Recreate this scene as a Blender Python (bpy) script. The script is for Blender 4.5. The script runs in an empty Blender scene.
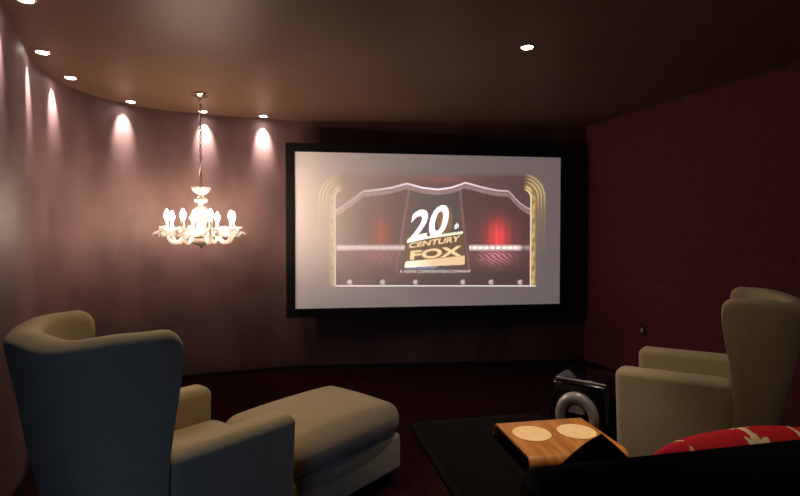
import bpy, bmesh, math, random
import numpy as np
from mathutils import Vector, Matrix
random.seed(7)
PI = math.pi
R = math.radians
S = bpy.context.scene
COL = S.collection

# ------------------------------------------------------------------ helpers
def mat(name, base, rough=.6, metal=0., spec=.5, trans=0., sheen=0., coat=0., emit=None, estr=0.):
    m = bpy.data.materials.new(name); m.use_nodes = True
    b = m.node_tree.nodes['Principled BSDF']
    b.inputs['Base Color'].default_value = (*base, 1)
    b.inputs['Roughness'].default_value = rough
    b.inputs['Metallic'].default_value = metal
    b.inputs['Specular IOR Level'].default_value = spec
    b.inputs['Transmission Weight'].default_value = trans
    b.inputs['Sheen Weight'].default_value = sheen
    b.inputs['Coat Weight'].default_value = coat
    if emit:
        b.inputs['Emission Color'].default_value = (*emit, 1)
        b.inputs['Emission Strength'].default_value = estr
    return m

def noise_mix(m, c1, c2, scale, detail=4, stretch=(1, 1, 1), bump=0., bscale=None, lo=.35, hi=.65, dist=.02):
    """procedural mottling between two paint / cloth colours plus a fine bump"""
    nt = m.node_tree; N = nt.nodes; L = nt.links; b = N['Principled BSDF']
    tc = N.new('ShaderNodeTexCoord'); mp = N.new('ShaderNodeMapping')
    mp.inputs['Scale'].default_value = stretch
    L.new(tc.outputs['Object'], mp.inputs['Vector'])
    n = N.new('ShaderNodeTexNoise'); n.inputs['Scale'].default_value = scale; n.inputs['Detail'].default_value = detail
    L.new(mp.outputs['Vector'], n.inputs['Vector'])
    r = N.new('ShaderNodeValToRGB')
    r.color_ramp.elements[0].position = lo; r.color_ramp.elements[0].color = (*c1, 1)
    r.color_ramp.elements[1].position = hi; r.color_ramp.elements[1].color = (*c2, 1)
    L.new(n.outputs['Fac'], r.inputs['Fac']); L.new(r.outputs['Color'], b.inputs['Base Color'])
    if bump:
        n2 = N.new('ShaderNodeTexNoise'); n2.inputs['Scale'].default_value = bscale or scale * 6
        n2.inputs['Detail'].default_value = 2
        L.new(mp.outputs['Vector'], n2.inputs['Vector'])
        bp = N.new('ShaderNodeBump'); bp.inputs['Strength'].default_value = bump; bp.inputs['Distance'].default_value = dist
        L.new(n2.outputs['Fac'], bp.inputs['Height']); L.new(bp.outputs['Normal'], b.inputs['Normal'])
    return m

def link(name, me, parent=None, loc=None):
    o = bpy.data.objects.new(name, me); COL.objects.link(o)
    if parent: o.parent = parent
    if loc: o.location = loc
    return o

def mobj(name, verts, faces, m, parent=None, smooth=True):
    me = bpy.data.meshes.new(name); me.from_pydata([tuple(v) for v in verts], [], faces); me.update()
    for mm in (m if isinstance(m, (list, tuple)) else [m]): me.materials.append(mm)
    if smooth: me.shade_smooth()
    return link(name, me, parent)

def bmo(name, bm, m, parent=None, smooth=True):
    bmesh.ops.recalc_face_normals(bm, faces=bm.faces)
    me = bpy.data.meshes.new(name); bm.to_mesh(me); bm.free()
    me.materials.append(m)
    if smooth: me.shade_smooth()
    return link(name, me, parent)

def thing(name, label, cat, loc=(0, 0, 0), rz=0, group=None):
    o = bpy.data.objects.new(name, None); COL.objects.link(o)
    o.location = loc; o.rotation_euler = (0, 0, rz); o.empty_display_size = .1
    o['label'] = label; o['category'] = cat
    if group: o['group'] = group
    return o

def struct(o): o['kind'] = 'structure'; return o

def box_bm(x0, x1, y0, y1, z0, z1, bev=0., seg=3, bm=None):
    bm2 = bmesh.new()
    bmesh.ops.create_cube(bm2, size=1)
    for v in bm2.verts:
        v.co = Vector((x0 + (v.co.x + .5) * (x1 - x0), y0 + (v.co.y + .5) * (y1 - y0), z0 + (v.co.z + .5) * (z1 - z0)))
    if bev:
        bmesh.ops.bevel(bm2, geom=list(bm2.edges), offset=bev, segments=seg, profile=.5, affect='EDGES')
    if bm is None: return bm2
    me = bpy.data.meshes.new('t'); bm2.to_mesh(me); bm.from_mesh(me); bpy.data.meshes.remove(me); bm2.free()
    return bm

def lathe(prof, seg=24, bm=None, c=(0, 0, 0), flute=0, famp=0.):
    bm = bm or bmesh.new(); rings = []
    for r, z in prof:
        ring = []
        for i in range(seg):
            a = 2 * PI * i / seg
            rr = r * (1 + famp * math.cos(flute * a)) if flute else r
            ring.append(bm.verts.new((c[0] + rr * math.cos(a), c[1] + rr * math.sin(a), c[2] + z)))
        rings.append(ring)
    for k in range(len(rings) - 1):
        for i in range(seg):
            j = (i + 1) % seg
            bm.faces.new((rings[k][i], rings[k][j], rings[k + 1][j], rings[k + 1][i]))
    bm.faces.new(rings[0][::-1]); bm.faces.new(rings[-1])
    return bm

def tube(path, rad, seg=8, bm=None, closed=False):
    bm = bm or bmesh.new(); P = [Vector(p) for p in path]; n = len(P); rings = []
    prev = None
    for i in range(n):
        if closed: t = P[(i + 1) % n] - P[i - 1]
        else: t = P[min(i + 1, n - 1)] - P[max(i - 1, 0)]
        t.normalize()
        if prev is None:
            a = Vector((0, 0, 1)) if abs(t.z) < .9 else Vector((1, 0, 0))
            u = t.cross(a).normalized()
        else:
            u = (prev - t * prev.dot(t)).normalized()
        prev = u; w = t.cross(u)
        r = rad[i] if isinstance(rad, (list, tuple)) else rad
        rings.append([bm.verts.new(P[i] + (u * math.cos(2 * PI * k / seg) + w * math.sin(2 * PI * k / seg)) * r) for k in range(seg)])
    for i in range(n if closed else n - 1):
        A, B = rings[i], rings[(i + 1) % n]
        for k in range(seg):
            j = (k + 1) % seg
            bm.faces.new((A[k], A[j], B[j], B[k]))
    if not closed:
        bm.faces.new(rings[0][::-1]); bm.faces.new(rings[-1])
    return bm

def crom(pts, n=8):
    P = [Vector(p) for p in pts]; P = [2 * P[0] - P[1]] + P + [2 * P[-1] - P[-2]]; out = []
    for i in range(1, len(P) - 2):
        a, b, c, d = P[i - 1:i + 3]
        for k in range(n):
            t = k / n
            out.append(.5 * ((2 * b) + (c - a) * t + (2 * a - 5 * b + 4 * c - d) * t * t + (3 * b - a - 3 * c + d) * t ** 3))
    out.append(P[-2]); return out

def sub(o, lv=2):
    md = o.modifiers.new('sub', 'SUBSURF'); md.levels = lv; md.render_levels = lv; return o

def copy_tree(o, parent=None):
    c = o.copy(); COL.objects.link(c)
    if parent: c.parent = parent
    for ch in [k for k in o.children]: copy_tree(ch, c)
    return c

# ------------------------------------------------------------------ materials
M_wall = noise_mix(mat('aubergine_paint', (.2, .1, .1), .55, spec=.2), (.072, .042, .041), (.122, .071, .072), 2.6, 7, (1, 1, .42), .10, 60, dist=.004)  # brushed paint mottling; its upright streaks also suggest wavy shadows of the crystals
M_ceil = noise_mix(mat('aubergine_ceiling', (.2, .1, .1), .45, spec=.09), (.132, .080, .056), (.150, .092, .064), 1.5, 3, (1, 1, 1), .06, 40, dist=.004)
M_red = noise_mix(mat('burgundy_wallcovering', (.15, .03, .04), .8, spec=.2), (.104, .025, .034), (.128, .033, .043), 26, 2, (1, 1, 1), .25, 150, dist=.003)
M_carpet = noise_mix(mat('burgundy_carpet', (.05, .012, .014), .95, spec=.03), (.014, .0035, .0045), (.026, .007, .0085), 14, 6, (1, 1, 1), .6, 260, dist=.006)
M_skirt = mat('black_skirting', (.012, .010, .010), .45, spec=.3)
M_fab = noise_mix(mat('khaki_upholstery', (.3, .25, .17), .9, spec=.15, sheen=.25), (.415, .345, .215), (.45, .375, .238), 60, 5, (1, 1, 1), .35, 420, dist=.003)
M_pipe = mat('khaki_piping', (.36, .31, .22), .85, spec=.15)
M_dwood = mat('dark_wood', (.025, .012, .008), .4, spec=.4)
M_leath = noise_mix(mat('black_leather', (.006, .005, .005), .62, spec=.02), (.002, .0016, .0016), (.0034, .0028, .0028), 20, 4, (1, 1, 1), .12, 160, dist=.003)
M_black = mat('black_velvet', (.004, .004, .004), .9, spec=.1)
M_frame = mat('black_velour_frame', (.006, .006, .007), .85, spec=.15)
M_gloss = mat('piano_black', (.006, .006, .006), .16, spec=.5, coat=.4)
M_silver = mat('silver_paint', (.62, .60, .58), .36, metal=.35)
M_chrome = mat('chrome', (.75, .70, .66), .15, metal=1)
M_brass = mat('dark_brass', (.22, .15, .06), .3, metal=1)
M_white = mat('white_lacquer', (.75, .72, .70), .4)
M_crys = mat('cut_crystal', (.96, .96, .98), .08, spec=.6, trans=.28)
def crystal(name, fac):
    m = mat(name, (.97, .96, .96), .08, spec=.6, trans=.35)
    nt = m.node_tree; b = nt.nodes['Principled BSDF']; out = nt.nodes['Material Output']
    t = nt.nodes.new('ShaderNodeBsdfTranslucent'); t.inputs['Color'].default_value = (.97, .95, .94, 1)
    mx = nt.nodes.new('ShaderNodeMixShader'); mx.inputs['Fac'].default_value = fac
    nt.links.new(b.outputs[0], mx.inputs[1]); nt.links.new(t.outputs[0], mx.inputs[2]); nt.links.new(mx.outputs[0], out.inputs['Surface'])
    return m
M_crys = crystal('cut_crystal', .5)
M_clear = mat('clear_crystal', (.97, .96, .96), .05, spec=.6, trans=.8)
M_candle = mat('ivory_candle_sleeve', (.85, .8, .7), .4)
M_bulb = mat('lit_bulb', (1, .9, .7), .3, emit=(1, .74, .54), estr=335)
M_lamp = mat('lit_downlight_lens', (1, 1, 1), .3, emit=(1, .86, .74), estr=22)
M_cork = noise_mix(mat('pale_inlay', (.62, .43, .22), .45, spec=.3), (.56, .37, .18), (.70, .50, .27), 30, 5, (1, 6, 1))
M_wood = mat('amber_veneer', (.35, .14, .035), .3, spec=.45)
def wood_nodes(m):
    nt = m.node_tree; N = nt.nodes; L = nt.links; b = N['Principled BSDF']
    tc = N.new('ShaderNodeTexCoord'); mp = N.new('ShaderNodeMapping'); mp.inputs['Scale'].default_value = (26, 1.6, 3)
    L.new(tc.outputs['Object'], mp.inputs['Vector'])
    n = N.new('ShaderNodeTexNoise'); n.inputs['Scale'].default_value = 2.2; n.inputs['Detail'].default_value = 6; n.inputs['Distortion'].default_value = .6
    L.new(mp.outputs['Vector'], n.inputs['Vector'])
    r = N.new('ShaderNodeValToRGB')
    r.color_ramp.elements[0].position = .3; r.color_ramp.elements[0].color = (.20, .068, .013, 1)
    r.color_ramp.elements[1].position = .72; r.color_ramp.elements[1].color = (.40, .165, .040, 1)
    L.new(n.outputs['Fac'], r.inputs['Fac']); L.new(r.outputs['Color'], b.inputs['Base Color'])
wood_nodes(M_wood)

# ------------------------------------------------------------------ room shell
H = 2.424
curve = [(-1.72, -1.0), (-1.72, .4), (-1.73, 1.3), (-1.78, 1.95), (-1.945, 2.46), (-2.13, 2.78), (-2.28, 3.04), (-2.40, 3.33),
         (-2.475, 3.68), (-2.40, 4.02), (-2.245, 4.255), (-2.02, 4.41), (-1.76, 4.53), (-1.45, 4.63), (-1.16, 4.735), (-.87, 4.80)]
CP = [(p.x, p.y) for p in crom([(x, y, 0) for x, y in curve], 8)]
CORNER = (1.898, 5.026); RIGHT0 = (3.95, -.735)
def wallsheet(name, pts, z0, z1, m, th, side=1):
    """a wall of thickness th standing outside the polyline pts (side=+1: outside is to the left of travel)"""
    n = len(pts); V = []; F = []
    for i, (x, y) in enumerate(pts):
        a = Vector(pts[max(i - 1, 0)]); b = Vector(pts[min(i + 1, n - 1)]); t = (b - a).normalized()
        nx, ny = -t.y * side * th, t.x * side * th
        V += [(x, y, z0), (x, y, z1), (x + nx, y + ny, z1), (x + nx, y + ny, z0)]
    for i in range(n - 1):
        k = 4 * i
        for e in range(4):
            F.append((k + e, k + (e + 1) % 4, k + 4 + (e + 1) % 4, k + 4 + e))
    F += [(0, 3, 2, 1), (4 * n - 4, 4 * n - 3, 4 * n - 2, 4 * n - 1)]
    bm = bmesh.new(); vs = [bm.verts.new(v) for v in V]
    for f in F: bm.faces.new([vs[i] for i in f])
    o = bmo(name, bm, m, None, True)
    md = o.modifiers.new('es', 'EDGE_SPLIT'); md.split_angle = R(40)
    return struct(o)
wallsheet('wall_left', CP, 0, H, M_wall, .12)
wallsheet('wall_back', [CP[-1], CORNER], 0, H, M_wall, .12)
wallsheet('wall_right', [CORNER, RIGHT0], 0, H, M_red, .12)
wallsheet('baseboard_left', CP, .0, .042, M_skirt, .014, -1)
wallsheet('baseboard_back', [CP[-1], CORNER], .0, .042, M_skirt, .014, -1)
wallsheet('baseboard_right', [CORNER, RIGHT0], .0, .042, M_skirt, .014, -1)
def slab(name, z0, z1, m):
    P = []
    pts = CP + [CORNER, RIGHT0]
    c = Vector((.5, 2.5))
    for p in pts:
        d = Vector(p) - c
        P.append(c + d * (1 + .08 / d.length))
    bm = bmesh.new()
    lo = [bm.verts.new((p.x, p.y, z0)) for p in P]; hi = [bm.verts.new((p.x, p.y, z1)) for p in P]
    bm.faces.new(lo[::-1]); bm.faces.new(hi)
    n = len(P)
    for i in range(n): bm.faces.new((lo[i], lo[(i + 1) % n], hi[(i + 1) % n], hi[i]))
    return struct(bmo(name, bm, m, None, False))
slab('floor', -.1, 0, M_carpet)
slab('ceiling', H, H + .1, M_ceil)

# ------------------------------------------------------------------ downlights
def make_downlight(loc, label, power, size, aim=None, blend=.6, group='ceiling downlights along the curved wall', spill=0., col=(1, .84, .72), off=(0, 0)):
    t = thing('downlight', label, 'ceiling light', (loc[0], loc[1], H), 0, group)
    bm = bmesh.new()
    lathe([(.030, .0), (.034, -.006), (.043, -.005), (.046, 0)], 28, bm)
    bmo('trim_ring', bm, M_chrome, t)
    bm = lathe([(.034, -.0035), (.033, -.006), (.020, -.0075), (.004, -.008)], 24)
    bmo('lens', bm, M_lamp, t)
    def spot(p, ang, bl, tgt, r=.018):
        l = bpy.data.lights.new('spot', 'SPOT'); l.energy = p; l.spot_size = R(ang); l.spot_blend = bl
        l.shadow_soft_size = r; l.color = col
        o = bpy.data.objects.new('beam', l); COL.objects.link(o); o.parent = t; o.location = (off[0], off[1], -.014)
        d = Vector(tgt) if tgt else Vector((0, 0, -1))
        o.rotation_euler = d.to_track_quat('-Z', 'Y').to_euler()
    if power: spot(power, size, blend, aim)
    if spill: spot(spill, 140, 1., aim)
    return t
CURVE_LABELS = {
    0: 'lit recessed downlight in the ceiling\'s top left corner, nearest of those along the curved wall',
    1: 'lit recessed downlight by the curved wall, second along from the top left corner',
    2: 'lit recessed downlight by the curved wall, third along from the top left corner',
    3: 'lit recessed downlight by the curved wall, next one left of the chandelier',
    4: 'lit recessed downlight just behind the chandelier\'s ceiling mount',
    5: 'lit recessed downlight by the curved wall, closest to the projection screen'}
spots = [(-1.77, 2.34), (-2.17, 3.00), (-2.285, 3.48), (-2.13, 4.02), (-1.76, 4.40), (-1.265, 4.56)]
def wall_normal(p):
    q = min(CP, key=lambda c: (c[0] - p[0]) ** 2 + (c[1] - p[1]) ** 2)
    d = Vector((q[0] - p[0], q[1] - p[1])); return d
for i, p in enumerate(spots):
    d = wall_normal(p); dn = d.normalized()
    dist = min(d.length, .12)
    q = (p[0] + d.x - dn.x * dist, p[1] + d.y - dn.y * dist)
    make_downlight(q, CURVE_LABELS[i], 135, 46, (dn.x, dn.y, -2.3), 1., off=(dn.x * (dist - .085), dn.y * (dist - .085)), spill=1.5, col=(1, .88, .80))
make_downlight((.752, 2.92), 'single lit recessed downlight in the dark ceiling right of centre', 32, 100, None, 1., group='ceiling downlights over the seats')

# ------------------------------------------------------------------ chandelier
ch = thing('chandelier', 'lit clear crystal chandelier with eight candle arms hanging before the curved wall', 'chandelier', (-1.572, 3.88, 0))
cz = H
bm = lathe([(.070, 0), (.070, -.008), (.060, -.018), (.030, -.024), (.024, -.036), (.012, -.048), (.006, -.056)], 28, c=(0, 0, cz))
bmo('ceiling_mount', bm, M_chrome, ch)
bm = bmesh.new(); z = cz - .055; k = 0
while z > 1.69:
    P = []
    for i in range(14):
        a = 2 * PI * i / 14; px = .0085 * math.cos(a); pz = .017 * math.sin(a)
        P.append((px, 0, z - .017 + pz) if k % 2 == 0 else (0, px, z - .017 + pz))
    tube(P, .0026, 6, bm, True); z -= .0262; k += 1
bmo('chain', bm, M_chrome, ch)
cord = [(.010 * math.sin(i * .9), .010 * math.cos(i * .9), cz - .05 - i * (cz - 1.70) / 24) for i in range(25)]
bmo('cord', tube(cord, .0034, 6), M_white, ch)
bmo('top_dish', lathe([(.008, 1.630), (.020, 1.634), (.046, 1.646), (.064, 1.664), (.073, 1.687), (.075, 1.693), (.069, 1.689), (.042, 1.659), (.012, 1.648), (.008, 1.70)], 32, flute=12, famp=.05), M_clear, ch)
bmo('column', lathe([(.012, 1.640), (.014, 1.625), (.024, 1.616), (.045, 1.603), (.050, 1.590), (.043, 1.576), (.021, 1.565), (.014, 1.553), (.020, 1.545),
                     (.040, 1.532), (.058, 1.514), (.064, 1.492), (.060, 1.465), (.046, 1.430), (.034, 1.390), (.030, 1.350), (.036, 1.325), (.030, 1.30)], 32, flute=10, famp=.05), M_clear, ch)
bmo('hub_bowl', lathe([(.030, 1.325), (.070, 1.322), (.074, 1.312), (.074, 1.292), (.078, 1.285), (.074, 1.262), (.058, 1.244), (.030, 1.234), (.010, 1.230)], 32, flute=14, famp=.04), M_crys, ch)
bmo('hub_band', lathe([(.0745, 1.314), (.081, 1.310), (.081, 1.294), (.0745, 1.29)], 32), M_brass, ch)
bmo('finial', lathe([(.010, 1.232), (.013, 1.224), (.009, 1.216), (.003, 1.209)], 16), M_brass, ch)
def drop_bm(bm, a, b, w):
    """a faceted crystal drop from point a to point b"""
    a = Vector(a); b = Vector(b); t = (b - a).normalized()
    u = t.cross(Vector((0, 0, 1)) if abs(t.z) < .9 else Vector((1, 0, 0))).normalized(); v = t.cross(u)
    rings = []
    for s, r in ((0.04, .18), (.35, .62), (.68, 1.), (.88, .62)):
        rings.append([bm.verts.new(a.lerp(b, s) + (u * math.cos(q * PI / 3) + v * .55 * math.sin(q * PI / 3)) * w * r) for q in range(6)])
    p0 = bm.verts.new(a); p1 = bm.verts.new(b)
    for i in range(6):
        j = (i + 1) % 6
        bm.faces.new((p0, rings[0][j], rings[0][i]))
        for k in range(3): bm.faces.new((rings[k][i], rings[k][j], rings[k + 1][j], rings[k + 1][i]))
        bm.faces.new((rings[3][i], rings[3][j], p1))
for k in range(8):
    a = R(37 + 45 * k)
    path = crom([(.055, 0, 1.300), (.100, 0, 1.322), (.140, 0, 1.292), (.180, 0, 1.258), (.222, 0, 1.266), (.246, 0, 1.305), (.250, 0, 1.345)], 6)
    arm = bmo('arm', tube(path, [.016 - .004 * i / len(path) for i in range(len(path))], 10), M_crys, ch)
    arm.rotation_euler = (0, 0, a)
    bmo('drip_pan', lathe([(.008, 1.335), (.024, 1.342), (.046, 1.356), (.054, 1.366), (.050, 1.369), (.020, 1.356), (.011, 1.358)], 20, c=(.25, 0, 0), flute=8, famp=.12), M_crys, arm)
    bmo('candle_sleeve', lathe([(.012, 1.354), (.0125, 1.425), (.010, 1.430)], 14, c=(.25, 0, 0)), M_candle, arm)
    bmo('bulb', lathe([(.007, 1.430), (.013, 1.440), (.0195, 1.456), (.0185, 1.474), (.011, 1.492), (.003, 1.508)], 12, c=(.25, 0, 0)), M_bulb, arm)
    for q in range(7):
        b = 2 * PI * q / 7 + .2
        up = .030 if q % 2 else -.034
        c0 = (.25 + .042 * math.cos(b), .042 * math.sin(b), 1.358)
        c1 = (.25 + .108 * math.cos(b), .108 * math.sin(b), 1.352 + up)
        if math.cos(b) > -.75:
            bm = bmesh.new(); drop_bm(bm, c0, c1, .0155); bmo('crystal_drop', bm, M_crys, arm, False)
        c2 = (.25 + .056 * math.cos(b + .4), .056 * math.sin(b + .4), 1.298)
        bm = bmesh.new(); drop_bm(bm, (c2[0], c2[1], 1.362), c2, .0120); bmo('hanging_drop', bm, M_crys, arm, False)
for q in range(12):
    b = 2 * PI * q / 12
    bm = bmesh.new(); drop_bm(bm, (.062 * math.cos(b), .062 * math.sin(b), 1.515), (.082 * math.cos(b), .082 * math.sin(b), 1.43), .016); bmo('column_drop', bm, M_clear, ch, False)

# ------------------------------------------------------------------ projection screen and the picture on it
SL = Vector((-.975, 4.55, 0)); SR = Vector((1.60, 4.90, 0)); Z0, Z1 = .631, 2.09
sx = (SR - SL); SW = sx.length; ang = math.atan2(sx.y, sx.x)
scr = thing('projection_screen', 'large wall hung projection screen with black frame showing a red stage curtain', 'screen', tuple(SL), ang)
FW = .082
bm = bmesh.new()
box_bm(-FW, SW + FW, -.012, .055, Z1, Z1 + FW, .006, 2, bm); box_bm(-FW, SW + FW, -.012, .055, Z0 - FW, Z0, .006, 2, bm)
box_bm(-FW, 0, -.012, .055, Z0, Z1, .006, 2, bm); box_bm(SW, SW + FW, -.012, .055, Z0, Z1, .006, 2, bm)
bmo('frame', bm, M_frame, scr, False)
bm = box_bm(-.03, SW + .03, .012, .050, Z0 - .03, Z1 + .03); bmo('backing', bm, M_frame, scr, False)
for bx in (.3, SW - .3):
    o = bmo('wall_bracket', box_bm(bx - .05, bx + .05, .05, .05 + (.11 if bx < 1 else .055), 1.2, 1.6), M_frame, scr, False)

def smooth(e0, e1, x): t = np.clip((x - e0) / (e1 - e0), 0, 1); return t * t * (3 - 2 * t)
def picture():
    """the projected film title: a stage with red curtains under a gilded arch; xs, ys in the picture's own units (794 x 496 over the screen)"""
    nx, ny = 560, 316
    u, v = np.meshgrid((np.arange(nx) + .5) / nx, (np.arange(ny) + .5) / ny)
    top = 55 + 15 * u; bot = 445 - 13 * u
    x = 39 + 657 * u; y = top + (bot - top) * v
    rgb = np.zeros((ny, nx, 3))
    def put(mask, col, a=1.):
        m = np.clip(mask * a, 0, 1)[..., None]; rgb[:] = rgb * (1 - m) + np.array(col) * m
    def add(mask, col): rgb[:] += mask[..., None] * np.array(col)
    rgb[:] = (.118, .096, .100)
    def band(a, b, val, w=1.5): return smooth(a - w, a + w, val) * (1 - smooth(b - w, b + w, val))
    # swag line of the pelmet
    px = np.array([130, 150, 175, 200, 230, 270, 305, 340, 380, 415, 450, 490, 530, 560, 575, 590, 605, 620])
    py = np.array([203, 190, 172, 152, 149, 143, 133, 143, 148, 143, 131, 142, 150, 152, 168, 182, 192, 198])
    sw = np.interp(x, px, py)
    stage = band(133, 617, x) * smooth(104, 130, y) * (y < 389)
    put(stage, (.050, .024, .025))
    # upper blind above the pelmet
    put(stage * (y < sw), (.078, .040, .042))
    add(stage * (y < sw) * np.exp(-((x - 390) / 80) ** 2 - ((y - 120) / 10) ** 2), (.16, .03, .03))
    # curtains with folds
    folds = .5 + .5 * np.sin(x / 3.2 + 2 * np.sin(x / 17))
    cur = stage * (y > sw) * (y < 352)
    add(cur * folds * .5, (.030, .014, .014))
    pull = np.abs(x - 378) < 66 - (y - 150) * .10
    put(cur * pull, (.050, .042, .050), .85)
    add(cur * np.exp(-(np.abs(x - (308 - (y - 165) * .16)) / 3) ** 2), (.14, .08, .07))
    add(cur * np.exp(-(np.abs(x - (437 + (y - 165) * .12)) / 3) ** 2), (.12, .06, .05))
    # red footlight glow on the curtains
    for cx, cy, s, amp in ((533, 262, 22, 1.0), (243, 250, 16, .30)):
        add(cur * np.exp(-((x - cx) / s) ** 2 - (np.maximum(0, cy - y) / 34) ** 2) * (y < 286) * (.7 + .3 * folds), tuple(amp * np.array((.75, .02, .03))))
        add(cur * np.exp(-((x - cx) / (s * 2.4)) ** 2 - ((y - cy) / 40) ** 2) * (y < 286), tuple(amp * np.array((.16, .008, .014))))
    sp = np.sin(x * .62 + np.sin(y * .3)) * np.sin(y * .62 + x * .21)
    for cx, amp in ((528, 1.0), (243, .35)):
        low = np.exp(-((x - cx) / 38) ** 2 - ((y - 314) / 18) ** 2) * (y > 300) * cur * amp
        add(low, (.22, .03, .045)); add(low * (sp > .35), (.55, .30, .34))
    add(cur * (y > 300) * (np.exp(-((x - 530) / 85) ** 2) + np.exp(-((x - 225) / 85) ** 2)) * np.exp(-((y - 310) / 26) ** 2) * (sp > .2), (.14, .05, .05))
    # lit rail
    for a, b, c in ((136, 300, .62), (460, 592, 1.), (592, 617, .3)):
        r = band(a, b, x) * band(285, 300, y, 1)
        put(r, (.55 * c, .36 * c, .36 * c), .9)
        put(r * band(289, 296, y, 1) * (np.mod(x, 15) > 3), (1.15 * c, .95 * c, .92 * c))
    # pelmet and its fringe
    put(stage * band(sw, sw + 14, y, 1), (.17, .098, .098))
    put(stage * band(sw + 6, sw + 15, y, 1) * (np.mod(x, 5) > 2), (.30, .20, .19))
    mid = np.exp(-((x - 380) / 150) ** 2)
    put(stage * band(sw - 1, sw + 3, y, 1), (.42, .32, .32), 1); add(stage * band(sw - 1, sw + 3, y, 1) * mid, (.6, .6, .66))
    # gilded arch: columns and rounded shoulders
    for sgn, x0 in ((-1, 134), (1, 616)):
        amp = 1. if sgn > 0 else .45  # left column painted dimmer and greyer, as if washed out by glare
        cx = x0 - sgn * 20; d = sgn * (x - cx)
        dd = np.where(y < 170, np.hypot(np.maximum(d, 0), y - 170) - 20, d - 20)
        ok = (d > 0) * (y > 110)
        pil = smooth(0, 16, d) * (y > 110) * (dd > 0) * (dd < 17) * (y < 388)
        tex = .45 + .3 * np.sin(y / 9 + dd * .5) + .25 * np.sin(y / 3.7)
        put(pil, tuple(np.array((.24, .15, .055)) * amp + (1 - amp) * .09), 1)
        add(pil * tex * np.exp(-((dd - 9) / 4.) ** 2), tuple(np.array((.60, .42, .16)) * amp))
        add(pil * np.exp(-((dd - 2) / 1.6) ** 2), tuple(np.array((.85, .72, .62)) * (.5 + .5 * amp)))
        out = ok * (dd > 17) * (dd < 45)
        g = smooth(0, 22, d) * np.clip(1 - (y - 150) / 170, 0, 1) * (.5 + .5 * np.cos((dd - 21) * .75)) * (1 - smooth(36, 46, dd))
        put(out * g, (.36, .25, .09), .85 * amp)
        add(out * g * np.exp(-((y - 150) / 40) ** 2), tuple(np.array((.34, .25, .09)) * amp))
    # stage lip with footlights
    put(band(134, 632, x) * band(386.0, 388.6, y, .8), (.95, .82, .80))
    for fx in (168, 247, 327, 445, 517, 592):
        q = np.hypot((x - fx) / 1.25, y - 378)
        put((q < 7.5) * 1., (.10, .06, .06)); put((q < 6.) * (x < fx + 3), (.62, .50, .46), .8)
    # stone block and search-light behind the title
    put(smooth(0, 6, x - (296 + (y - 250) * .02)) * (1 - smooth(-3, 3, x - (300 + (y - 258) * .9))) * (y > 255) * (y < 345), (.20, .20, .46), .8)
    q = (x > 300) * (x < 447) * (y > 258 - (x - 300) * .05) * (y < 342 - (x - 300) * .07)
    put(q, (.10, .058, .028))
    base = (x > 298 + (345 - y) * .2) * (x < 448) * (y > 327 - (x - 300) * .10) * (y < 342 - (x - 300) * .05)
    put(base, (.85, .58, .32)); add(base * np.clip((370 - x) / 60, 0, 1), (.5, .5, .45))
    put((x > 345) * (x < 436) * (y > 195) * (y < 262) * (np.hypot((x - 398) / 20, (y - 222) / 34) < 1), (.20, .105, .05), .9)
    ledge = (x > 306) * (x < 444) * (np.abs(y - (274 - (x - 306) * .14)) < 3.2)
    put(ledge, (1.1, .95, .72))
    return rgb, nx, ny
rgb, nx, ny = picture()
M_scr = bpy.data.materials.new('screen_with_projection'); M_scr.use_nodes = True
nt = M_scr.node_tree; b = nt.nodes['Principled BSDF']
b.inputs['Base Color'].default_value = (.72, .70, .69, 1); b.inputs['Roughness'].default_value = .95; b.inputs['Specular IOR Level'].default_value = .05
at = nt.nodes.new('ShaderNodeAttribute'); at.attribute_name = 'projected'
nt.links.new(at.outputs['Color'], b.inputs['Emission Color']); b.inputs['Emission Strength'].default_value = 1.
me = bpy.data.meshes.new('screen_fabric')
gx = np.linspace(0, SW, nx); gz = np.linspace(Z1, Z0, ny)
XX, ZZ = np.meshgrid(gx, gz)
V = np.stack([XX, np.zeros_like(XX), ZZ], -1).reshape(-1, 3)
idx = np.arange(nx * ny).reshape(ny, nx)
F = np.stack([idx[:-1, :-1], idx[1:, :-1], idx[1:, 1:], idx[:-1, 1:]], -1).reshape(-1, 4)
me.from_pydata(V.tolist(), [], F.tolist()); me.update()
ca = me.color_attributes.new('projected', 'FLOAT_COLOR', 'POINT')
ca.data.foreach_set('color', np.concatenate([rgb.reshape(-1, 3), np.ones((nx * ny, 1))], 1).astype(np.float32).ravel())
me.materials.append(M_scr); link('screen_fabric', me, scr)

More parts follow.
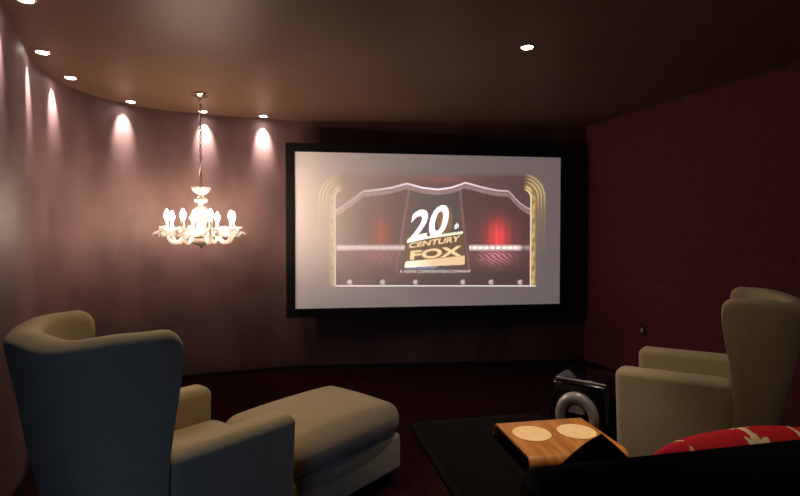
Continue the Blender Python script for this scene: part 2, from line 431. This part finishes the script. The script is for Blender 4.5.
def emat(name, c): return mat(name, (.6, .58, .56), .95, spec=.05, emit=c, estr=1.)
M_tw = emat('projected_white', (1.5, 1.4, 1.3)); M_ts = emat('projected_caption', (.75, .64, .60)); M_tg = emat('projected_gold', (1.0, .68, .36)); M_td = emat('projected_black', (.03, .02, .02))
def pu(x, y):
    u = (x - 39) / 657; top = 55 + 15 * u; bot = 445 - 13 * u
    return u * SW, Z1 - (y - top) / (bot - top) * (Z1 - Z0)
def lettering(text, x0, x1, ytop0, ytop1, ybot0, ybot1, m, off, slant=0., bold=0.):
    """flat lettering filling the quadrilateral x0..x1, its top and bottom edges sloping"""
    cu = bpy.data.curves.new('t', 'FONT'); cu.body = text; cu.size = 1; cu.offset = bold; cu.resolution_u = 4
    t = bpy.data.objects.new('t', cu); COL.objects.link(t)
    bpy.context.view_layer.update()
    me = bpy.data.meshes.new_from_object(t.evaluated_get(bpy.context.evaluated_depsgraph_get()))
    bpy.data.objects.remove(t); bpy.data.curves.remove(cu)
    co = np.array([v.co[:] for v in me.vertices]); mn = co.min(0); mx = co.max(0)
    for v in me.vertices:
        a = (v.co.x - mn[0]) / (mx[0] - mn[0]); c = (v.co.y - mn[1]) / (mx[1] - mn[1])
        yt = ytop0 + (ytop1 - ytop0) * a; yb = ybot0 + (ybot1 - ybot0) * a
        X, Z = pu(x0 + (x1 - x0) * a + slant * c, yb + (yt - yb) * c)
        v.co = (X, off, Z)
    me.materials.clear(); me.materials.append(m)
    return link('picture_lettering', me, scr)
lettering('20', 305, 400, 203, 182, 282, 260, M_tw, -.0015, 14, .022)
lettering('th', 421, 432, 233, 229, 247, 244, M_tw, -.0015, 2, .01)
lettering('CENTURY', 308, 434, 281, 262, 294, 277, M_tg, -.0015, 4, .02)
lettering('FOX', 312, 440, 301, 287, 323, 313, M_tg, -.0015, 2, .03)
lettering('A NEWS CORPORATION COMPANY', 287, 464, 348, 348, 356, 355, M_ts, -.0015, 0, .0)

# ------------------------------------------------------------------ wing chairs
def smoothstep(t): t = max(0, min(1, t)); return t * t * (3 - 2 * t)
def make_chair(label, loc, rz):
    t = thing('wing_armchair', label, 'armchair', loc, rz)
    # U-shaped shell: back and both wings in one upholstered sheet
    n, mz = 61, 16; V = []
    def plan(s, k):
        """s in -1..1 along the U, k 0 bottom .. 1 top (mid-surface)"""
        Wd = .298 + (.318 - .298) * k; yb = -.13 - .180 * k; yf = -.078 + .050 * smoothstep((k - .5) / .5)
        r = min(.10 + .13 * k, yf - yb - .01)
        straight = max(.001, (yf - (yb + r))); arc = PI / 2 * r; flat = Wd - r
        L = straight + arc + flat; d = abs(s) * L
        sg = 1 if s >= 0 else -1
        if d <= flat: x, y = d, yb
        elif d <= flat + arc:
            q = (d - flat) / r; x, y = flat + r * math.sin(q), yb + r - r * math.cos(q)
        else: x, y = Wd, yb + r + (d - flat - arc)
        return sg * x, y
    for i in range(n):
        s = -1 + 2 * i / (n - 1); s = math.copysign(1 - (1 - abs(s)) ** 1.35, s)
        e = 1 - abs(s)
        drop = .060 * (1 - math.sqrt(max(0, 1 - max(0, 1 - e / .11) ** 2)))
        zt = 1.005 + .022 * smoothstep((abs(s) - .3) / .4) - drop
        for j in range(mz):
            z = .115 + (zt - .115) * j / (mz - 1)
            x, y = plan(s, (z - .115) / .885)
            V.append((x, y, z))
    F = [(i * mz + j, (i + 1) * mz + j, (i + 1) * mz + j + 1, i * mz + j + 1) for i in range(n - 1) for j in range(mz - 1)]
    o = mobj('backrest', V, F, M_fab, t)
    vg = o.vertex_groups.new(name='padding')
    for i in range(n):
        s = -1 + 2 * i / (n - 1)
        for j in range(mz): vg.add([i * mz + j], .62 + .38 * smoothstep((.75 - abs(s)) / .4), 'REPLACE')
    md = o.modifiers.new('so', 'SOLIDIFY'); md.thickness = .105; md.vertex_group = 'padding'; md.offset = 0; md.use_even_offset = True
    sub(o, 2)
    # arms
    for sg in (-1, 1):
        bm = bmesh.new()
        xo, xi = .342, .222
        box_bm(min(sg * xo, sg * xi), max(sg * xo, sg * xi), -.085, .425, .115, .645, .038, 5, bm)
        for v in bm.verts:
            k = (v.co.z - .115) / .533
            v.co.z -= .018 * k * smoothstep((v.co.y - .30) / .14)
            v.co.x += sg * .006 * math.sin(PI * k) * (1 if abs(v.co.x) > .28 else 0)
            v.co.x -= sg * .012 * (1 - k) * (1 if abs(v.co.x) > .28 else 0)
            if v.co.y > .3: v.co.y -= .015 * (1 - k)
        bmo('arm', bm, M_fab, t)
    # seat cushion: puffed
    pillow('seat_cushion', -.218, .218, -.13, .43, .36, .502, M_fab, t, .06, .022)
    bmo('seat_base', box_bm(-.225, .225, -.13, .405, .115, .37, .02, 3), M_fab, t)
    for lx in (-.27, .27):
        for ly in (-.10, .37):
            bmo('leg', lathe([(.016, 0), (.026, .118)], 14, c=(lx, ly, 0)), M_dwood, t)
    return t
def pillow(name, x0, x1, y0, y1, z0, z1, m, parent, rr, puff, n=22, low=None):
    """upholstered block with rounded rim and crowned top"""
    bm = box_bm(x0, x1, y0, y1, z0, z1)
    bmesh.ops.subdivide_edges(bm, edges=list(bm.edges), cuts=n, use_grid_fill=True)
    cx, cy, hx, hy = (x0 + x1) / 2, (y0 + y1) / 2, (x1 - x0) / 2, (y1 - y0) / 2
    cz_, hz = (z0 + z1) / 2, (z1 - z0) / 2
    rr = min(rr, hz * .98, hx * .9, hy * .9)
    for v in bm.verts:
        p = Vector((v.co.x - cx, v.co.y - cy, v.co.z - cz_))
        q = Vector((max(-hx + rr, min(hx - rr, p.x)), max(-hy + rr, min(hy - rr, p.y)), max(-hz + rr, min(hz - rr, p.z))))
        d = p - q
        if d.length > 1e-6: p = q + d.normalized() * rr
        a, b_ = abs(p.x) / hx, abs(p.y) / hy
        crown = max(0, 1 - a ** 2.4) * max(0, 1 - b_ ** 2.4)
        if p.z > 0: p.z += puff * crown
        side = max(0, 1 - (p.z / hz) ** 2)
        p.x *= 1 + .35 * puff / hx * side * (1 - b_ ** 3 if b_ < 1 else 0)
        p.y *= 1 + .35 * puff / hy * side * (1 - a ** 3 if a < 1 else 0)
        v.co = Vector((cx, cy, cz_)) + p
    return bmo(name, bm, m, parent)
c1 = make_chair('khaki wing armchair seen from behind at left, beside the curved wall with the long footstool', (-.91, 1.71, 0), R(-37))
c2 = copy_tree(c1); c2.location = (1.635, 2.503, 0); c2.rotation_euler = (0, 0, R(53))
c2['label'] = 'khaki wing armchair in shade at right, before the burgundy wall and beside the black speaker'

# ------------------------------------------------------------------ footstool
fs = thing('footstool', 'long khaki upholstered footstool with thick domed cushion in front of left armchair', 'footstool', (-.435, 2.475, 0), R(-40))
bmo('base', box_bm(-.275, .275, -.36, .36, .075, .262, .018, 3), M_fab, fs)
pillow('cushion', -.285, .285, -.37, .37, .255, .425, M_fab, fs, .075, .035)
for lx in (-.22, .22):
    for ly in (-.3, .3):
        bmo('leg', box_bm(lx - .025, lx + .025, ly - .025, ly + .025, 0, .08, .004, 1), M_dwood, fs, False)

# ------------------------------------------------------------------ black leather sofa
SA = R(12)
def so2w(lx, ly, z=0):
    return (lx * math.cos(SA) - ly * math.sin(SA), lx * math.sin(SA) + ly * math.cos(SA), z)
OX, OY = 1.12, 1.55
so = thing('chaise_sofa', 'black leather chaise sofa in the foreground seen from behind', 'sofa', so2w(OX, OY), SA)
def sbox(name, x0, x1, y0, y1, z0, z1, bev, m=M_leath):
    return bmo(name, box_bm(x0 - OX, x1 - OX, y0 - OY, y1 - OY, z0, z1, bev, 4), m, so)
bk = sbox('backrest', .515, 1.66, .955, 1.10, .10, .752, .05)
sbox('chaise_base', .80, 1.20, 1.09, 2.05, .07, .335, .03)
sbox('seat_base', 1.20, 1.66, 1.09, 1.60, .07, .30, .03)
def spil(name, x0, x1, y0, y1, z0, z1, r=.05, p=.012): return pillow(name, x0 - OX, x1 - OX, y0 - OY, y1 - OY, z0, z1, M_leath, so, r, p)
cc = spil('chaise_cushion', .505, 1.195, 1.105, 2.25, .318, .435, .045)
for v in cc.data.vertices:                                          # underside slopes in towards the plinth, front corner rounded in plan
    k = max(0, min(1, (.425 - v.co.z) / .107)); L0 = .505 - OX; F0 = 2.25 - OY
    if v.co.x < L0 + .3: v.co.x += .09 * k * (1 - (v.co.x - L0) / .3)
    if v.co.y > F0 - .3: v.co.y -= .06 * k * (1 - (F0 - v.co.y) / .3)
spil('seat_cushion', 1.205, 1.655, 1.105, 1.61, .295, .435)
sbox('arm', 1.66, 1.80, .955, 1.60, .07, .50, .04)
for lx, ly in ((.57, 1.02), (.86, 1.99), (1.13, 1.99), (1.60, 1.02), (1.72, 1.53)):
    bmo('leg', lathe([(.018, 0), (.024, .11)], 14, c=(lx - OX, ly - OY, 0)), M_chrome, so)

# ------------------------------------------------------------------ bent-wood tray on the chaise
tl = (.41 * math.cos(SA) * 0, 0)
A_ = Vector((.4, 2.085)); B_ = Vector((.798, 2.16)); C_ = Vector((.848, 1.798)); D_ = Vector((.468, 1.758))
tc = (A_ + B_ + C_ + D_) / 4
tr = thing('lap_tray', 'amber bent-plywood tray with two pale round inlays standing on the black chaise', 'tray', (tc.x, tc.y, .4475), R(10))
tw, tdp, tth = .196, .172, .010
prof = []
def bend():
    P = []
    zt = .058
    r = .035
    P += [(-tdp - .012, .0), (-tdp - .012, zt - r)]
    for i in range(1, 9): a = PI - i * PI / 16; P.append((-tdp - .012 + r + r * math.cos(a), zt - r + r * math.sin(a)))
    P += [(-.05, zt), (.05, zt)]
    for i in range(0, 9): a = PI / 2 - i * PI / 16; P.append((tdp + .012 - r + r * math.cos(a), zt - r + r * math.sin(a)))
    P += [(tdp + .012, 0)]
    return P
P = bend(); V = []; F = []; n = len(P)
for i, (y, z) in enumerate(P):
    a = Vector(P[max(i - 1, 0)]); b2 = Vector(P[min(i + 1, n - 1)]); d = (b2 - a).normalized(); nn = Vector((d.y, -d.x)) * tth
    V += [(-tw, y, z), (tw, y, z), (tw, y + nn.x, z + nn.y), (-tw, y + nn.x, z + nn.y)]
for i in range(n - 1):
    k = 4 * i
    for e in range(4): F.append((k + e, k + (e + 1) % 4, k + 4 + (e + 1) % 4, k + 4 + e))
F += [(0, 3, 2, 1), (4 * n - 4, 4 * n - 3, 4 * n - 2, 4 * n - 1)]
bm = bmesh.new(); vs = [bm.verts.new(v) for v in V]
for f in F: bm.faces.new([vs[i] for i in f])
bmo('board', bm, M_wood, tr).modifiers.new('es', 'EDGE_SPLIT').split_angle = R(40)
for cx, cy in ((-.092, .030), (.098, .018)):
    bmo('round_inlay', lathe([(.077, .0585), (.077, .0597), (.0755, .0603), (.002, .0604)], 40, c=(cx, cy, 0)), M_cork, tr, False)

# ------------------------------------------------------------------ cushions
def cushion_mesh(w, h, th, n, mats, leaf=None, rnd=.2):
    V = []; F = []; mi = []
    for sgn in (-1, 1):
        base = len(V)
        for i in range(n + 1):
            for j in range(n + 1):
                a = -1 + 2 * i / n; c = -1 + 2 * j / n
                pin = 1 - .10 * (1 - a * a) * 0
                f = max(0, 1 - abs(a) ** 3.2) ** .55 * max(0, 1 - abs(c) ** 3.2) ** .55
                x = w / 2 * a * math.sqrt(1 - rnd * c * c); z = h / 2 * c * math.sqrt(1 - rnd * a * a)
                V.append((x, sgn * th / 2 * f, z))
        for i in range(n):
            for j in range(n):
                q = [base + i * (n + 1) + j, base + (i + 1) * (n + 1) + j, base + (i + 1) * (n + 1) + j + 1, base + i * (n + 1) + j + 1]
                F.append(q if sgn < 0 else q[::-1])
                mi.append(leaf((i + .5) / n * w, (j + .5) / n * h) if leaf else 0)
    bm = bmesh.new(); vs = [bm.verts.new(v) for v in V]
    for f, k in zip(F, mi):
        fc = bm.faces.new([vs[i] for i in f]); fc.material_index = k; fc.smooth = True
    bmesh.ops.remove_doubles(bm, verts=bm.verts, dist=1e-4)
    me = bpy.data.meshes.new('cushion'); bm.to_mesh(me); bm.free()
    for m in mats: me.materials.append(m)
    return me
M_cred = noise_mix(mat('red_cotton', (.4, .01, .02), .85, spec=.15), (.36, .008, .018), (.44, .014, .028), 60, 3, (1, 1, 1), .3, 300, dist=.002)
M_ccream = noise_mix(mat('cream_cotton', (.6, .47, .28), .85, spec=.15), (.56, .43, .25), (.66, .52, .33), 60, 3, (1, 1, 1), .3, 300, dist=.002)
leaves = []
rl = random.Random(3)
def fan(cx, cy, a0, n, spread, L, wd):
    for q in range(n):
        a = a0 + spread * (q - (n - 1) / 2); leaves.append((cx, cy, a, L * (1 - .15 * abs(q - (n - 1) / 2)), wd))
for cx_, cy_, a_ in ((.10, .205, 70), (.235, .185, 105), (.345, .225, 60), (.45, .19, 110), (.565, .215, 80), (.17, .09, 200), (.31, .08, 80), (.42, .07, 150), (.54, .08, 30), (.06, .07, 60)):
    fan(cx_, cy_, R(a_), 4, R(44), .075, .0195)
def leaf(x, z):
    for cx, cy, a, L, wd in leaves:
        dx, dz = x - cx, z - cy; s = dx * math.cos(a) + dz * math.sin(a); t = -dx * math.sin(a) + dz * math.cos(a)
        if 0 < s < L and abs(t) < wd * math.sin(PI * (s / L) ** .7) ** .8: return 1
    return 0
cu = link('scatter_cushion', cushion_mesh(.64, .275, .15, 150, [M_cred, M_ccream], leaf, .34))
cu['label'] = 'red scatter cushion with cream leaf print leaning inside the sofa back'; cu['category'] = 'cushion'
p = so2w(1.29, 1.222); cu.location = (p[0], p[1], .588); cu.rotation_euler = (R(10), R(-2), SA)
bc = link('scatter_cushion', cushion_mesh(.25, .25, .10, 26, [M_black], None, .12))
bc['label'] = 'small plain black cushion poking up over the sofa back in front of the tray'; bc['category'] = 'cushion'
p = so2w(.805, 1.19); bc.location = (p[0], p[1], .605); bc.rotation_euler = (R(10), R(45), SA)

# ------------------------------------------------------------------ speaker
sp = thing('floor_speaker', 'black gloss floor speaker with silver oval ring beside the right armchair', 'speaker', (1.235, 3.20, 0), R(-38))
bm = box_bm(-.19, .19, -.21, .19, .03, .385, .03, 4)
for v in bm.verts:
    k = (v.co.z - .03) / .355
    v.co.x *= 1 - .10 * k * k
    v.co.y += .03 * k * (1 if v.co.y < 0 else 0)
bmo('cabinet', bm, M_gloss, sp)
bmo('top_panel', box_bm(-.155, .155, -.155, .165, .382, .400, .006, 2), M_gloss, sp)
bmo('edge_highlight_strip', box_bm(-.155, .155, -.163, -.154, .385, .397, .003, 2), M_silver, sp)  # silver strip stands for the highlight along the cabinet's lit top edge
def front_lathe(name, prof, zc, y0, m, sxk=1., szk=1.):
    bm = lathe(prof, 48)
    for v in bm.verts:
        x, y, z = v.co; v.co = (x * sxk, y0 - z, zc + y * szk)
    return bmo(name, bm, m, sp)
RZ = .175
ringp = [(.132, 0), (.136, .012), (.130, .030), (.112, .043), (.092, .040), (.078, .026), (.074, .008), (.073, 0)]
bm = bmesh.new(); seg = 56; rings = []
for r, z in ringp:
    rings.append([bm.verts.new((r * math.cos(2 * PI * i / seg), -.205 - z, RZ + 1.18 * r * math.sin(2 * PI * i / seg))) for i in range(seg)])
for k in range(len(rings)):
    A, B = rings[k], rings[(k + 1) % len(rings)]
    for i in range(seg):
        j = (i + 1) % seg; bm.faces.new((A[i], A[j], B[j], B[i]))
bmo('silver_ring', bm, M_silver, sp)
front_lathe('driver_cone', [(.074, 0), (.072, .004), (.045, -.004), (.03, .004), (.002, .008)], RZ, -.204, M_black, 1, 1.18)
bm = bmesh.new(); seg = 24
fr = [bm.verts.new((.048 * math.cos(PI * i / seg), -.232, RZ + .030 + .05 * math.sin(PI * i / seg))) for i in range(seg + 1)]
bkv = [bm.verts.new((v.co.x * 1.08, -.204, RZ + .030 + (v.co.z - RZ - .03) * 1.08)) for v in fr]
bm.faces.new(fr); bm.faces.new(bkv[::-1])
for i in range(seg + 1):
    j = (i + 1) % (seg + 1); bm.faces.new((fr[i], bkv[i], bkv[j], fr[j]))
bmo('badge_plate', bm, M_silver, sp, False)
for lx in (-.14, .14):
    for ly in (-.15, .14): bmo('foot', lathe([(.02, 0), (.024, .032)], 12, c=(lx, ly, 0)), M_black, sp)

# ------------------------------------------------------------------ switch on the right wall
rv = (Vector(RIGHT0) - Vector(CORNER)).normalized(); ra = math.atan2(rv.y, rv.x)
pw = Vector(CORNER) + rv * .752
sw = thing('wall_switch', 'small black wall switch with pale toggle on burgundy wall above the right armchair', 'switch', (pw.x, pw.y, .475), ra)
bmo('plate', box_bm(-.034, .034, -.008, 0, -.043, .043, .003, 2), M_skirt, sw, False)
bmo('toggle', lathe([(.006, -.024), (.013, -.016), (.014, -.004), (.009, .010), (.008, .024)], 14, c=(0, -.012, 0)), M_white, sw)

# ------------------------------------------------------------------ light: unseen ceiling spots, an added cool fill behind the camera, faint blue world
def ceiling_spot(p, power, size, blend, col=(1, .80, .60), aim=(0, 0, -1)):
    l = bpy.data.lights.new('unseen_ceiling_spot', 'SPOT'); l.energy = power; l.spot_size = R(size); l.spot_blend = blend; l.shadow_soft_size = .02; l.color = col
    o = bpy.data.objects.new('unseen_ceiling_spot_beam', l); COL.objects.link(o); o.location = (*p, H - .03); o.rotation_euler = Vector(aim).to_track_quat('-Z', 'Y').to_euler()
ceiling_spot((.66, 2.02), 150, 48, 1.)  # lamp above the tray, out of view
ceiling_spot((-.72, 1.90), 40, 72, 1., (1, .75, .48))  # out-of-view lamp over the left armchair and footstool
ceiling_spot((.95, .85), 17, 84, 1., (1, .76, .5), (.55, .45, -1))  # unseen warm fill added to lift the right armchair's near side
ceiling_spot((1.12, 1.36), 30, 40, .9)  # unseen spot added to brighten the red cushion and sofa back
al = bpy.data.lights.new('added_cool_fill', 'AREA'); al.shape = 'RECTANGLE'; al.size = .8; al.size_y = 1.5; al.energy = .62; al.color = (.30, .50, 1); al.spread = R(46)  # cool fill added to turn the left armchair's back blue; no doorway built
ao = bpy.data.objects.new('added_cool_fill', al); COL.objects.link(ao); ao.location = (-.62, -.9, 1.15); ao.rotation_euler = (R(75), 0, R(-3))
w = bpy.data.worlds.new('dusk'); S.world = w; w.use_nodes = True
w.node_tree.nodes['Background'].inputs['Color'].default_value = (.30, .42, .75, 1)
w.node_tree.nodes['Background'].inputs['Strength'].default_value = .006

# ------------------------------------------------------------------ camera
cam = bpy.data.cameras.new('camera'); cam.sensor_width = 36; cam.lens = 490 / 800 * 36; cam.clip_start = .02
co = bpy.data.objects.new('camera', cam); COL.objects.link(co)
co.location = (0, 0, 1.3); co.rotation_euler = (R(90) - math.atan(11 / 490), 0, 0)
S.camera = co
S.view_settings.view_transform = 'Standard'; S.view_settings.look = 'None'; S.view_settings.gamma = 1
S.view_settings.use_curve_mapping = False; S.view_settings.exposure = 0
